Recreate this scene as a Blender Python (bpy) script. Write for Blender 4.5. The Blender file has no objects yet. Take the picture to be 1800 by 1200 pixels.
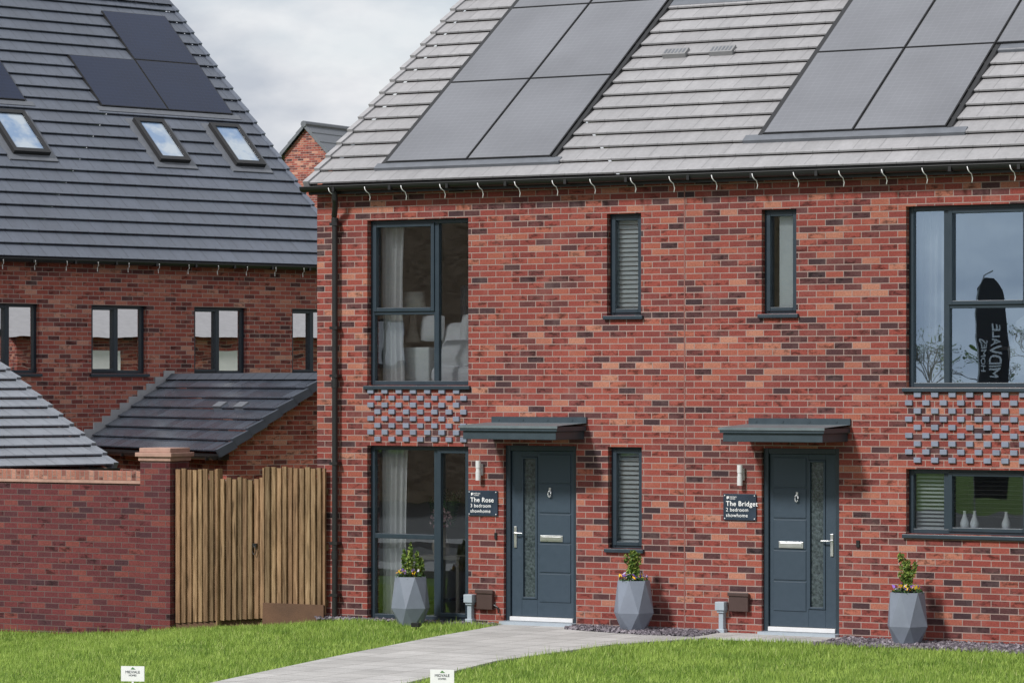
import bpy, math, random
import numpy as np
from mathutils import Vector, Matrix
random.seed(7); np.random.seed(7)
scene=bpy.context.scene
scene.view_settings.view_transform='Standard'
scene.view_settings.look='None'
scene.view_settings.exposure=0
rad=math.radians

# ------------------------------------------------------------ node helpers
class NT:
    def __init__(s,name):
        s.m=bpy.data.materials.new(name); s.m.use_nodes=True
        s.t=s.m.node_tree; s.t.nodes.clear()
        s.out=s.t.nodes.new('ShaderNodeOutputMaterial')
    def n(s,typ,**kw):
        nd=s.t.nodes.new(typ)
        for k,v in kw.items(): setattr(nd,k,v)
        return nd
    def l(s,a,b): s.t.links.new(a,b)
    def put(s,sock,v):
        if isinstance(v,bpy.types.NodeSocket): s.l(v,sock)
        else:
            try: sock.default_value=v
            except Exception: sock.default_value=tuple(v)+(1,)
    def math(s,op,a,b=0.0,c=0.0,clamp=False):
        nd=s.n('ShaderNodeMath',operation=op); nd.use_clamp=clamp
        s.put(nd.inputs[0],a); s.put(nd.inputs[1],b)
        if op in('MULTIPLY_ADD',): s.put(nd.inputs[2],c)
        return nd.outputs[0]
    def mix(s,f,a,b,bt='MIX'):
        nd=s.n('ShaderNodeMix',data_type='RGBA',blend_type=bt)
        s.put(nd.inputs[0],f)
        for i,v in((6,a),(7,b)):
            if isinstance(v,bpy.types.NodeSocket): s.l(v,nd.inputs[i])
            else: nd.inputs[i].default_value=tuple(v)[:3]+(1,)
        return nd.outputs[2]
    def ramp(s,f,stops,interp='LINEAR'):
        nd=s.n('ShaderNodeValToRGB'); cr=nd.color_ramp; cr.interpolation=interp
        while len(cr.elements)<len(stops): cr.elements.new(0.5)
        for e,(p,c) in zip(cr.elements,stops):
            e.position=p; e.color=(c,c,c,1) if isinstance(c,(int,float)) else tuple(c)+(1,)
        s.l(f,nd.inputs[0]); return nd.outputs[0]
    def noise(s,vec,scale,detail=3,rough=.55):
        nd=s.n('ShaderNodeTexNoise'); s.l(vec,nd.inputs['Vector'])
        nd.inputs['Scale'].default_value=scale; nd.inputs['Detail'].default_value=detail
        nd.inputs['Roughness'].default_value=rough; return nd.outputs['Fac']
    def obj(s):
        return s.n('ShaderNodeTexCoord').outputs['Object']
    def sep(s,v):
        nd=s.n('ShaderNodeSeparateXYZ'); s.l(v,nd.inputs[0]); return nd.outputs
    def comb(s,x,y,z=0.0):
        nd=s.n('ShaderNodeCombineXYZ'); s.put(nd.inputs[0],x); s.put(nd.inputs[1],y); s.put(nd.inputs[2],z); return nd.outputs[0]
    def wn(s,vec):
        nd=s.n('ShaderNodeTexWhiteNoise',noise_dimensions='3D'); s.l(vec,nd.inputs['Vector']); return nd.outputs['Value']
    def scale(s,c,f):
        v=s.n('ShaderNodeVectorMath',operation='SCALE'); s.l(c,v.inputs[0]); s.put(v.inputs['Scale'],f); return v.outputs[0]
    def bump(s,h,strength=.4,dist=.01):
        nd=s.n('ShaderNodeBump'); nd.inputs['Strength'].default_value=strength; nd.inputs['Distance'].default_value=dist
        s.l(h,nd.inputs['Height']); return nd.outputs[0]
    def pbsdf(s,col,rough=.7,metal=0,normal=None,spec=.5,sheen=0):
        b=s.n('ShaderNodeBsdfPrincipled')
        if isinstance(col,bpy.types.NodeSocket): s.l(col,b.inputs['Base Color'])
        else: b.inputs['Base Color'].default_value=tuple(col)+(1,)
        s.put(b.inputs['Roughness'],rough); b.inputs['Metallic'].default_value=metal
        b.inputs['Specular IOR Level'].default_value=spec
        if normal: s.l(normal,b.inputs['Normal'])
        s.l(b.outputs[0],s.out.inputs[0]); return b

def simple(name,col,rough=.6,metal=0,var=.12,nscale=8,bump=0,spec=.5):
    t=NT(name); o=t.obj(); n=t.noise(o,nscale,5)
    f=t.math('MULTIPLY_ADD',n,var*4,1-var*2)
    c=t.mix(1.0,col,(1,1,1),'MULTIPLY')
    nr=t.bump(t.noise(o,nscale*6,4),bump,.01) if bump else None
    r=t.math('MULTIPLY_ADD',n,.2,rough-.1,clamp=True)
    t.pbsdf(t.scale(c,f),r,metal,nr,spec); return t.m

def brick_mat(name,stops,mortar,bright=1.0,soldier=False,bigamt=.30,smamt=.42,bloom=.16):
    t=NT(name); o=t.obj(); x,y,z=t.sep(o)
    u0=t.math('ADD',x,y)
    if soldier: u0,z=z,u0
    row=t.math('FLOOR',t.math('DIVIDE',z,.075))
    half=t.math('MULTIPLY',t.math('FLOORED_MODULO',row,2.0),.5)
    u=t.math('ADD',t.math('DIVIDE',u0,.225),half)
    jit=t.math('MULTIPLY',t.wn(t.comb(row,7.0)),.06)
    u=t.math('ADD',u,jit)
    col=t.math('FLOOR',u); fu=t.math('FRACT',u); fv=t.math('FRACT',t.math('DIVIDE',z,.075))
    wob=t.math('MULTIPLY',t.math('SUBTRACT',t.noise(o,28,3),.5),.07)
    m1=t.math('LESS_THAN',t.math('ADD',fu,t.math('MULTIPLY',wob,.4)),.042); m2=t.math('LESS_THAN',t.math('ADD',fv,wob),.15)
    mask=t.math('MAXIMUM',m1,m2)
    w=t.wn(t.comb(col,row,3.0))
    big=t.noise(o,.8,4)
    v=t.math('ADD',w,t.math('MULTIPLY',t.math('SUBTRACT',big,.5),bigamt),clamp=True)
    bc=t.ramp(v,stops)
    sv=t.n('ShaderNodeMapping'); t.l(o,sv.inputs[0]); sv.inputs['Scale'].default_value=(1,1,2.2)
    sm=t.noise(sv.outputs[0],8,4,.7)
    smf=t.ramp(sm,[(.38,.36),(.51,1.0),(.72,1.15)])
    smf=t.mix(t.math('GREATER_THAN',t.wn(t.comb(col,row,9.0)),1-smamt),(1,1,1),smf)
    bc=t.mix(1.0,bc,smf,'MULTIPLY')
    fine=t.ramp(t.noise(o,55,3),[(.3,.76),(.7,1.2)])
    bc=t.mix(1.0,bc,fine,'MULTIPLY')
    bl=t.ramp(t.noise(o,3.1,6,.7),[(.50,0.0),(.75,bloom)])
    bc=t.mix(bl,bc,tuple(c*.95 for c in mortar))
    mc=t.mix(t.noise(o,3,4),mortar,tuple(c*.58 for c in mortar))
    c=t.mix(mask,bc,mc)
    wash=t.ramp(t.noise(o,.35,4,.6),[(.3,.88*bright),(.7,1.08*bright)])
    c=t.mix(1.0,c,wash,'MULTIPLY')
    h=t.math('SUBTRACT',t.math('MULTIPLY',mask,-1.0),t.math('MULTIPLY',t.noise(o,60,4),.5))
    t.pbsdf(c,.88,0,t.bump(h,.6,.009),.25); return t.m

REDS=[(0,(.045,.026,.030)),(.13,(.095,.036,.036)),(.24,(.17,.043,.038)),(.48,(.225,.050,.040)),(.76,(.265,.064,.048)),(.92,(.31,.096,.064)),(1,(.39,.17,.115))]
REDS2=[(0,(.07,.034,.036)),(.13,(.15,.046,.042)),(.35,(.26,.066,.052)),(.6,(.31,.086,.064)),(.88,(.37,.13,.09)),(1,(.45,.22,.16))]
DARKR=[(0,(.055,.024,.030)),(.2,(.10,.027,.031)),(.65,(.135,.032,.034)),(1,(.18,.052,.044))]
M={}
M['brick']=brick_mat('brick_red_multi',REDS,(.40,.295,.265))
M['brick2']=brick_mat('brick_red_wing',REDS2,(.43,.34,.305),1.15)
M['brickd']=brick_mat('brick_garden_wall',DARKR,(.155,.105,.10),1.0,False,.1,.15,.06)
M['soldier']=brick_mat('brick_coping',[(0,(.20,.08,.065)),(.5,(.31,.13,.095)),(1,(.40,.20,.15))],(.30,.22,.19),soldier=True)
M['bufftan']=brick_mat('brick_buff',[(0,(.26,.16,.10)),(.5,(.42,.28,.18)),(1,(.52,.36,.25))],(.45,.38,.32))

def tile_mat(name,y0,gh,base,var=.18,rough=.55,spec=.5,joint=.4):
    t=NT(name); o=t.obj(); x,y,z=t.sep(o)
    row=t.math('FLOOR',t.math('DIVIDE',t.math('SUBTRACT',y,y0-.004),gh))
    u=t.math('ADD',t.math('DIVIDE',x,.33),t.math('MULTIPLY',t.math('FLOORED_MODULO',row,2.0),.5))
    col=t.math('FLOOR',u); fu=t.math('FRACT',u)
    mask=t.math('LESS_THAN',fu,.03)
    w=t.wn(t.comb(col,row,1.0))
    f=t.math('MULTIPLY_ADD',w,var*2,1-var)
    big=t.ramp(t.noise(o,.5,5,.6),[(.3,.88),(.7,1.08)])
    c=t.mix(1.0,tuple(base),big,'MULTIPLY')
    sp=t.ramp(t.noise(o,22,4,.7),[(.35,.92),(.65,1.06)])
    c=t.mix(1.0,c,sp,'MULTIPLY')
    st=t.n('ShaderNodeMapping'); t.l(o,st.inputs[0]); st.inputs['Scale'].default_value=(5,.5,.5)
    c=t.mix(1.0,c,t.ramp(t.noise(st.outputs[0],2,4,.6),[(.35,.92),(.65,1.05)]),'MULTIPLY')
    c=t.mix(mask,t.scale(c,f),tuple(b*joint for b in base))
    h=t.math('SUBTRACT',t.math('MULTIPLY',t.noise(o,40,4),.3),mask)
    r=t.math('MULTIPLY_ADD',w,.12,rough-.06)
    t.pbsdf(c,r,0,t.bump(h,.4,.006),spec); return t.m

M['frame']=simple('window_frame_anthracite',(.020,.034,.048),.38,var=.05)
M['doorleaf']=simple('door_paint_blue_grey',(.029,.049,.072),.5,var=.06,bump=.06,nscale=14)
M['black']=simple('black_plastic',(.012,.012,.013),.4,var=.05)
M['lead']=simple('lead_flashing',(.13,.14,.16),.5,var=.15)
M['leadl']=simple('lead_flashing_light',(.36,.37,.39),.6,var=.12)
M['chrome']=simple('chrome',(.80,.80,.81),.30,1,var=.03)
M['alu']=simple('aluminium_threshold',(.62,.62,.63),.5,0,var=.06)
M['white']=simple('white_plastic',(.80,.80,.80),.5,var=.04)
M['greyblock']=simple('grey_projecting_brick',(.185,.21,.275),.8,var=.18,nscale=5,bump=.3)
M['canopy']=simple('canopy_grey_blue',(.030,.047,.060),.42,var=.1)
M['canopytop']=simple('canopy_top',(.12,.15,.165),.45,var=.15)
M['plaster']=simple('room_plaster',(.60,.55,.48),.9,var=.04)
M['carpet']=simple('carpet',(.35,.31,.27),.95,var=.1)
M['curtain']=simple('curtain_cloth',(.74,.73,.73),.95,var=.04)
M['curtaind']=simple('curtain_dark',(.10,.12,.15),.95,var=.1)
M['linen']=simple('bed_linen',(.80,.81,.84),.9,var=.05)
M['shutter']=simple('shutter_white',(.78,.82,.82),.5,var=.04)
M['blind']=simple('blind_dark',(.06,.055,.05),.5,var=.05)
M['beige']=simple('lamp_shade',(.78,.74,.66),.9,var=.03)
M['woodf']=simple('furniture_wood',(.42,.36,.30),.6)
M['steel']=simple('radiator',(.5,.5,.5),.4)
M['brownp']=simple('brown_meter_box',(.055,.03,.026),.5,var=.1)
M['greyp']=simple('grey_plastic',(.33,.38,.43),.5,var=.06)
M['planter']=simple('planter_zinc',(.175,.20,.25),.55,var=.14,nscale=4,bump=.08)
M['soil']=simple('soil',(.03,.02,.015),.95)
M['signb']=simple('sign_navy',(.018,.03,.05),.35,var=.3,nscale=4)
M['signw']=simple('sign_lettering',(.85,.85,.85),.6,var=.01)
M['green']=simple('sign_green',(.08,.22,.06),.6)
M['pinkstone']=simple('pier_cap_brick',(.38,.23,.185),.85,var=.2,bump=.3)
M['navy']=simple('flag_cloth',(.02,.022,.03),.8)
M['asphalt']=simple('asphalt',(.05,.05,.052),.9,var=.12,bump=.3)
M['kerb']=simple('kerb_concrete',(.32,.31,.30),.85,var=.1)

def glass(name,fac,tint=(.86,.9,.92),gl=(.9,.95,1.0)):
    t=NT(name); tr=t.n('ShaderNodeBsdfTransparent'); tr.inputs[0].default_value=tint+(1,)
    g=t.n('ShaderNodeBsdfGlossy'); g.inputs['Color'].default_value=gl+(1,); g.inputs['Roughness'].default_value=.004
    o=t.obj(); t.l(t.bump(t.noise(o,1.3,2),.05,.02),g.inputs['Normal'])
    fr=t.n('ShaderNodeFresnel'); fr.inputs[0].default_value=1.5
    f=t.math('ADD',fr.outputs[0],fac,clamp=True)
    mx=t.n('ShaderNodeMixShader'); t.l(f,mx.inputs[0]); t.l(tr.outputs[0],mx.inputs[1]); t.l(g.outputs[0],mx.inputs[2])
    t.l(mx.outputs[0],t.out.inputs[0]); return t.m
M['glass']=glass('window_glass',.13,(.93,.96,.98),(.82,.92,1.0))
M['glassb']=glass('window_glass_sky_tint',.38,(.86,.9,.92),(.62,.80,1.0))  # sky-blue reflection is tinted into the gloss colour and strengthened
M['glassw']=glass('window_glass_wing',.65,(.6,.62,.65),(1,.97,.96))

t=NT('obscure_glass'); o=t.obj(); nn=t.noise(o,34,2)
t.pbsdf(t.ramp(nn,[(.3,(.018,.027,.032)),(.7,(.075,.098,.108))]),.12,0,t.bump(nn,.35,.012),.8); M['obscure']=t.m

def panel_mat(name,base,line,rough,spec):
    t=NT(name); o=t.obj(); x,y,z=t.sep(o)
    fx=t.math('FRACT',t.math('DIVIDE',x,.0975)); fy=t.math('FRACT',t.math('DIVIDE',y,.068))
    m=t.math('MAXIMUM',t.math('LESS_THAN',fx,.05),t.math('LESS_THAN',fy,.09))
    n=t.ramp(t.noise(o,.9,4),[(.3,.88),(.7,1.12)])
    c=t.mix(1.0,t.mix(m,base,line),n,'MULTIPLY')
    t.pbsdf(c,rough,0,None,spec); return t.m
M['pv']=panel_mat('solar_glass_painted_sky',(.150,.155,.172),(.185,.19,.21),.33,.7)  # grey sky reflection is painted into the cell colour
M['pvd']=panel_mat('solar_glass_dim_sky',(.010,.018,.045),(.016,.026,.06),.12,.28)  # wing panels: dimmer sky reflection painted as a darker base

t=NT('fence_wood'); o=t.obj(); gi=t.n('ShaderNodeNewGeometry'); w=gi.outputs['Random Per Island']
mp=t.n('ShaderNodeMapping'); t.l(o,mp.inputs[0]); mp.inputs['Scale'].default_value=(16,6,1.1)
ofs=t.comb(t.math('MULTIPLY',w,31.0),0.0,t.math('MULTIPLY',w,17.0)); ad=t.n('ShaderNodeVectorMath',operation='ADD'); t.l(mp.outputs[0],ad.inputs[0]); t.l(ofs,ad.inputs[1])
g=t.noise(ad.outputs[0],3.0,6,.7)
ca=t.ramp(g,[(.28,(.09,.055,.030)),(.45,(.22,.145,.078)),(.60,(.32,.225,.13)),(.78,(.43,.33,.205))])
cb=t.ramp(g,[(.28,(.10,.062,.034)),(.45,(.20,.118,.066)),(.60,(.29,.175,.10)),(.78,(.36,.25,.16))])
c=t.mix(t.wn(t.comb(w,3.0,w)),ca,cb)
c=t.scale(c,t.math('MULTIPLY_ADD',t.wn(t.comb(w,w,1.0)),.70,.62))
kn=t.ramp(t.noise(ad.outputs[0],1.6,1),[(.68,1.0),(.74,.4)])
c=t.mix(1.0,c,kn,'MULTIPLY')
# rain-darkened patches running down from the tops and up from the soil
mp2=t.n('ShaderNodeMapping'); t.l(o,mp2.inputs[0]); mp2.inputs['Scale'].default_value=(2.4,1,.7)
c=t.mix(1.0,c,t.ramp(t.noise(mp2.outputs[0],1.6,4,.65),[(.35,.72),(.62,1.1)]),'MULTIPLY')
t.pbsdf(c,.85,0,t.bump(g,.5,.012),.2); M['wood']=t.m
M['woodd']=simple('gravel_board_wood',(.11,.058,.034),.9,var=.2,nscale=5,bump=.3)

t=NT('lawn_soil'); o=t.obj(); n1=t.noise(o,.6,5); n2=t.noise(o,14,4)
c=t.mix(n1,(.07,.13,.02),(.12,.21,.035)); c=t.mix(t.math('MULTIPLY',n2,.6),c,(.06,.09,.025))
t.pbsdf(c,.95,0,t.bump(n2,.8,.03),.1); M['lawn']=t.m
t=NT('grass_blades'); o=t.obj(); n1=t.noise(o,.9,5,.65); gi=t.n('ShaderNodeNewGeometry')
c=t.ramp(gi.outputs['Random Per Island'],[(0,(.11,.20,.026)),(.5,(.27,.41,.065)),(.85,(.38,.53,.11)),(1,(.58,.60,.27))])
c=t.mix(t.ramp(n1,[(.38,0.0),(.66,.75)]),c,(.44,.58,.13))
c=t.mix(t.ramp(t.noise(o,2.7,4),[(.47,0.0),(.68,.7)]),c,(.13,.24,.035))
b=t.pbsdf(c,.6,0,None,.3)
tl=t.n('ShaderNodeBsdfTranslucent'); t.l(c,tl.inputs[0]); mx=t.n('ShaderNodeMixShader'); mx.inputs[0].default_value=.35
t.l(b.outputs[0],mx.inputs[1]); t.l(tl.outputs[0],mx.inputs[2]); t.l(mx.outputs[0],t.out.inputs[0]); M['grass']=t.m

def leafm(name,stops):
    t=NT(name); gi=t.n('ShaderNodeNewGeometry')
    c=t.ramp(gi.outputs['Random Per Island'],stops); t.pbsdf(c,.6,0,None,.3); return t.m
M['leaf']=leafm('leaf_bright',[(0,(.03,.07,.015)),(.6,(.12,.20,.032)),(1,(.34,.38,.09))])
M['leafd']=leafm('leaf_dark',[(0,(.015,.04,.012)),(1,(.06,.12,.03))])
M['flower']=leafm('flowers',[(0,(.7,.55,.03)),(.45,(.75,.35,.03)),(.5,(.14,.07,.4)),(.8,(.25,.12,.5)),(1,(.7,.7,.72))])
M['flowp']=leafm('dried_flowers',[(0,(.35,.18,.2)),(1,(.6,.45,.45))])
M['slate']=leafm('slate_chippings',[(0,(.05,.045,.055)),(.5,(.15,.13,.15)),(1,(.32,.29,.32))])
M['bark']=simple('bark',(.09,.07,.05),.9,bump=.4)

t=NT('path_paving'); o=t.obj(); x,y,z=t.sep(o)
fy=t.math('DIVIDE',y,.45); row=t.math('FLOOR',fy); fx=t.math('DIVIDE',x,.45)
m=t.math('MAXIMUM',t.math('LESS_THAN',t.math('FRACT',fx),.025),t.math('LESS_THAN',t.math('FRACT',fy),.04))
w=t.wn(t.comb(t.math('FLOOR',fx),row,1.0))
c=t.mix(w,(.44,.43,.415),(.53,.52,.505)); c=t.mix(1.0,c,t.ramp(t.noise(o,1.2,6,.65),[(.3,.76),(.7,1.06)]),'MULTIPLY')
c=t.mix(m,c,(.20,.19,.18)); c=t.mix(1.0,c,t.ramp(t.noise(o,60,3),[(.3,.85),(.7,1.1)]),'MULTIPLY')
t.pbsdf(c,.85,0,t.bump(t.noise(o,70,3),.3,.005),.3); M['path']=t.m

# ------------------------------------------------------------ mesh builder
class MB:
    def __init__(s): s.v=[]; s.f=[]
    def quad(s,*p):
        i=len(s.v); s.v+= [tuple(q) for q in p]; s.f.append(tuple(range(i,i+len(p))))
    def box(s,x0,x1,y0,y1,z0,z1):
        i=len(s.v)
        s.v+=[(x0,y0,z0),(x1,y0,z0),(x1,y1,z0),(x0,y1,z0),(x0,y0,z1),(x1,y0,z1),(x1,y1,z1),(x0,y1,z1)]
        for f in((0,3,2,1),(4,5,6,7),(0,1,5,4),(1,2,6,5),(2,3,7,6),(3,0,4,7)): s.f.append(tuple(i+k for k in f))
    def ring(s,x0,x1,z0,z1,w,y0,y1):
        s.box(x0,x0+w,y0,y1,z0,z1); s.box(x1-w,x1,y0,y1,z0,z1)
        s.box(x0+w,x1-w,y0,y1,z0,z0+w); s.box(x0+w,x1-w,y0,y1,z1-w,z1)
    def tube(s,pts,r,n=8,cap=True):
        pts=[Vector(p) for p in pts]; rs=r if isinstance(r,(list,tuple)) else [r]*len(pts)
        base=len(s.v)
        for k,p in enumerate(pts):
            d=(pts[min(k+1,len(pts)-1)]-pts[max(k-1,0)]).normalized()
            a=d.cross(Vector((0,0,1)));
            if a.length<.1: a=d.cross(Vector((1,0,0)))
            a.normalize(); b=d.cross(a)
            for j in range(n):
                an=2*math.pi*j/n; s.v.append(tuple(p+(a*math.cos(an)+b*math.sin(an))*rs[k]))
        for k in range(len(pts)-1):
            for j in range(n):
                j2=(j+1)%n; s.f.append((base+k*n+j,base+k*n+j2,base+(k+1)*n+j2,base+(k+1)*n+j))
        if cap:
            s.f.append(tuple(base+j for j in range(n))[::-1]); s.f.append(tuple(base+(len(pts)-1)*n+j for j in range(n)))
    def lathe(s,prof,c,n=16,jitter=0):
        b=len(s.v)
        for (r,z) in prof:
            for j in range(n):
                a=2*math.pi*j/n; s.v.append((c[0]+r*math.cos(a),c[1]+r*math.sin(a),c[2]+z))
        for k in range(len(prof)-1):
            for j in range(n):
                j2=(j+1)%n; s.f.append((b+k*n+j,b+k*n+j2,b+(k+1)*n+j2,b+(k+1)*n+j))
        s.f.append(tuple(b+j for j in range(n))[::-1]); s.f.append(tuple(b+(len(prof)-1)*n+j for j in range(n)))
    def build(s,name,mat,parent=None,smooth=False,bevel=0):
        me=bpy.data.meshes.new(name); me.from_pydata(s.v,[],s.f); me.update()
        ob=bpy.data.objects.new(name,me); scene.collection.objects.link(ob)
        me.materials.append(M[mat] if isinstance(mat,str) else mat)
        if parent: ob.parent=parent
        if smooth:
            for p in me.polygons: p.use_smooth=True
        if bevel:
            b=ob.modifiers.new('b','BEVEL'); b.width=bevel; b.segments=2; b.limit_method='ANGLE'
        return ob

def empty(name,loc=(0,0,0),rz=0):
    e=bpy.data.objects.new(name,None); scene.collection.objects.link(e)
    e.location=loc; e.rotation_euler=(0,0,rz); return e

def wall_holes(mb,x0,x1,z0,z1,holes,rev=.11,thick=.3,y=0.0):
    xs=sorted(set([x0,x1]+[h[0] for h in holes]+[h[1] for h in holes])); zs=sorted(set([z0,z1]+[h[2] for h in holes]+[h[3] for h in holes]))
    for i in range(len(xs)-1):
        for j in range(len(zs)-1):
            cx=(xs[i]+xs[i+1])/2; cz=(zs[j]+zs[j+1])/2
            if any(h[0]<cx<h[1] and h[2]<cz<h[3] for h in holes): continue
            a,b,c,d=xs[i],xs[i+1],zs[j],zs[j+1]
            mb.quad((a,y,c),(b,y,c),(b,y,d),(a,y,d)); mb.quad((a,y+thick,c),(a,y+thick,d),(b,y+thick,d),(b,y+thick,c))
    for (a,b,c,d) in holes:
        t=y+thick
        mb.quad((a,y,c),(a,y,d),(a,t,d),(a,t,c)); mb.quad((b,y,c),(b,t,c),(b,t,d),(b,y,d))
        mb.quad((a,y,d),(b,y,d),(b,t,d),(a,t,d)); mb.quad((a,y,c),(a,t,c),(b,t,c),(b,y,c))

def gable_side(mb,x,y0,y1,z0,ze,zr):
    ym=(y0+y1)/2
    mb.quad((x,y0,z0),(x,y1,z0),(x,y1,ze),(x,ym,zr),(x,y0,ze))

def roof(name,matbase,parent,x0,x1,y0,z0,m,y1,g=.32,back=None,verge_l=True,verge_r=True,var=.16,rough=.55,joint=.4,spec=.5,vmul=.9):
    ph=math.atan(m); c,s_=math.cos(ph),math.sin(ph); L=(y1-y0)/c
    mat=tile_mat(name+'_tiles',y0,g*c,matbase,var,rough,spec,joint)
    mb=MB(); n=int(math.ceil(L/g))
    P=lambda x,sd,of:(x,y0+sd*c-of*s_,z0+sd*s_+of*c)
    for i in range(n):
        a=i*g; b=min((i+1)*g,L); 
        mb.quad(P(x0,a,.052),P(x1,a,.052),P(x1,b,.012),P(x0,b,.012))
        mb.quad(P(x0,a,.03),P(x1,a,.03),P(x1,a,.052),P(x0,a,.052))  # lower edge lifted: added gap puts a shadow line under each course
        mb.quad(P(x0,a,.03),P(x0,b,-.01),P(x1,b,-.01),P(x1,a,.03))
        mb.quad(P(x0,a,.03),P(x0,a,.052),P(x0,b,.012),P(x0,b,-.01))
        mb.quad(P(x1,a,.03),P(x1,b,-.01),P(x1,b,.012),P(x1,a,.052))
    ob=mb.build('roof_tiles',mat,parent)
    vb=MB()
    for (on,xa,xb) in((verge_l,x0-.03,x0+.05),(verge_r,x1-.05,x1+.03)):
        if not on: continue
        for i in range(n):
            a=i*g-.01; b=min((i+1)*g+.0,L)
            q=[P(xa,a,.075),P(xb,a,.075),P(xb,b,.035),P(xa,b,.035)]; r=[P(xa,a,-.06),P(xb,a,-.06),P(xb,b,-.085),P(xa,b,-.085)]
            vb.quad(*q); vb.quad(q[0],r[0],r[1],q[1]); vb.quad(q[1],r[1],r[2],q[2]); vb.quad(q[3],q[2],r[2],r[3]); vb.quad(q[0],q[3],r[3],r[0]); vb.quad(*r[::-1])
    if vb.v: vb.build('roof_verge',simple(name+'_verge',tuple(v*vmul for v in matbase),.6,var=.15),parent)
    zr=z0+(y1-y0)*m
    bb=MB(); y2=2*y1-y0 if back is None else back
    bb.quad((x0,y1,zr+.01),(x1,y1,zr+.01),(x1,y2,zr-(y2-y1)*m),(x0,y2,zr-(y2-y1)*m)); bb.build('roof_back_slope',mat,parent)
    rb=MB(); k=int((x1-x0)/.45)+1
    for i in range(k):
        xa=x0+i*(x1-x0)/k; xb=x0+(i+1)*(x1-x0)/k-.01
        rb.quad((xa,y1-.13,zr-.02),(xb,y1-.13,zr-.02),(xb,y1,zr+.08),(xa,y1,zr+.08)); rb.quad((xa,y1,zr+.08),(xb,y1,zr+.08),(xb,y1+.13,zr-.02),(xa,y1+.13,zr-.02))
    rb.build('roof_ridge',simple(name+'_ridge',tuple(v*.8 for v in matbase),.6),parent)
    return P

def solar(parent,P,x0,x1,s0,s1,ncol,nrow,mat,skip=(),off=.075):
    gl=MB(); fr=MB(); w=(x1-x0)/ncol; h=(s1-s0)/nrow
    for i in range(ncol):
        for j in range(nrow):
            if (i,j) in skip: continue
            a,b=x0+i*w+.008,x0+(i+1)*w-.008; c,d=s0+j*h+.008,s0+(j+1)*h-.008
            e=.014
            def bx(B,a,b,c,d,o0,o1):
                q=[P(a,c,o1),P(b,c,o1),P(b,d,o1),P(a,d,o1)]; r=[P(a,c,o0),P(b,c,o0),P(b,d,o0),P(a,d,o0)]
                B.quad(*q)
                for k in range(4): B.quad(q[k],r[k],r[(k+1)%4],q[(k+1)%4])
            bx(fr,a,b,c,d,-.02,off)
            gl.quad(P(a+e,c+e,off+.003),P(b-e,c+e,off+.003),P(b-e,d-e,off+.003),P(a+e,d-e,off+.003))
    fr.build('solar_panel_frame','black',parent); gl.build('solar_panel_glass',mat,parent)

def window(parent,x0,x1,z0,z1,yr=.09,vdiv=None,hdivs=(),sash=(),glassm='glass',sill=True,fw=.055):
    f=MB(); f.ring(x0,x1,z0,z1,fw,yr,yr+.07)
    if vdiv is not None: f.box(vdiv-.035,vdiv+.035,yr+.002,yr+.068,z0+fw,z1-fw)
    for (a,b,z) in hdivs: f.box(a,b,yr+.004,yr+.066,z-.03,z+.03)
    for (a,b,c,d) in sash: f.ring(a,b,c,d,.048,yr-.018,yr+.05)
    f.build('window_frame','frame',parent,bevel=.005)
    g=MB(); g.quad((x0+.02,yr+.045,z0+.02),(x1-.02,yr+.045,z0+.02),(x1-.02,yr+.045,z1-.02),(x0+.02,yr+.045,z1-.02)); g.build('window_glass',glassm,parent)
    if sill:
        s=MB(); s.box(x0-.035,x1+.035,-.045,yr-.002,z0-.05,z0-.004); s.build('window_sill','frame',parent,bevel=.006)

def curtain(parent,x0,x1,z0,z1,y,mat='curtain',amp=.03,wl=.085,gather=0):
    mb=MB(); n=int((x1-x0)/wl*8)+8; rows=6
    for j in range(rows+1):
        z=z0+(z1-z0)*j/rows; k=1-gather*math.sin(math.pi*j/rows*.9)
        for i in range(n+1):
            u=i/n; x=x0+(x1-x0)*u*k; mb.v.append((x,y+amp*math.sin(u*(x1-x0)/wl*2*math.pi+.3*math.sin(j))+.01*math.sin(u*17),z))
    for j in range(rows):
        for i in range(n):
            a=j*(n+1)+i; mb.f.append((a,a+1,a+n+2,a+n+1))
    return mb.build('curtain',mat,parent,smooth=True)

def slats(parent,x0,x1,z0,z1,y,mat,pitch=.06,tilt=.5,d=.05,frame=False):
    mb=MB(); z=z0+pitch/2
    while z<z1-.01:
        dy=d/2*math.cos(tilt); dz=d/2*math.sin(tilt)
        mb.quad((x0,y-dy,z-dz),(x1,y-dy,z-dz),(x1,y+dy,z+dz),(x0,y+dy,z+dz))
        mb.quad((x0,y-dy,z-dz-.004),(x0,y+dy,z+dz-.004),(x1,y+dy,z+dz-.004),(x1,y-dy,z-dz-.004)); 
        mb.quad((x0,y-dy,z-dz-.004),(x1,y-dy,z-dz-.004),(x1,y-dy,z-dz),(x0,y-dy,z-dz)); z+=pitch
    if frame: mb.ring(x0-.03,x1+.03,z0-.03,z1+.03,.035,y-.02,y+.02)
    mb.build('blind_slats',mat,parent)

def text(body,size,mtx,mat,parent,align='LEFT',bold=0,ext=.0008,sp=1.0):
    cu=bpy.data.curves.new('lettering','FONT'); cu.body=body; cu.size=size; cu.extrude=ext; cu.offset=bold; cu.align_x=align; cu.space_character=sp
    ob=bpy.data.objects.new('lettering',cu); scene.collection.objects.link(ob); ob.data.materials.append(M[mat])
    ob.matrix_world=mtx
    if parent: ob.parent=parent
    return ob
def mfront(x,y,z): return Matrix.Translation((x,y,z))@Matrix.Rotation(rad(90),4,'X')

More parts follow.
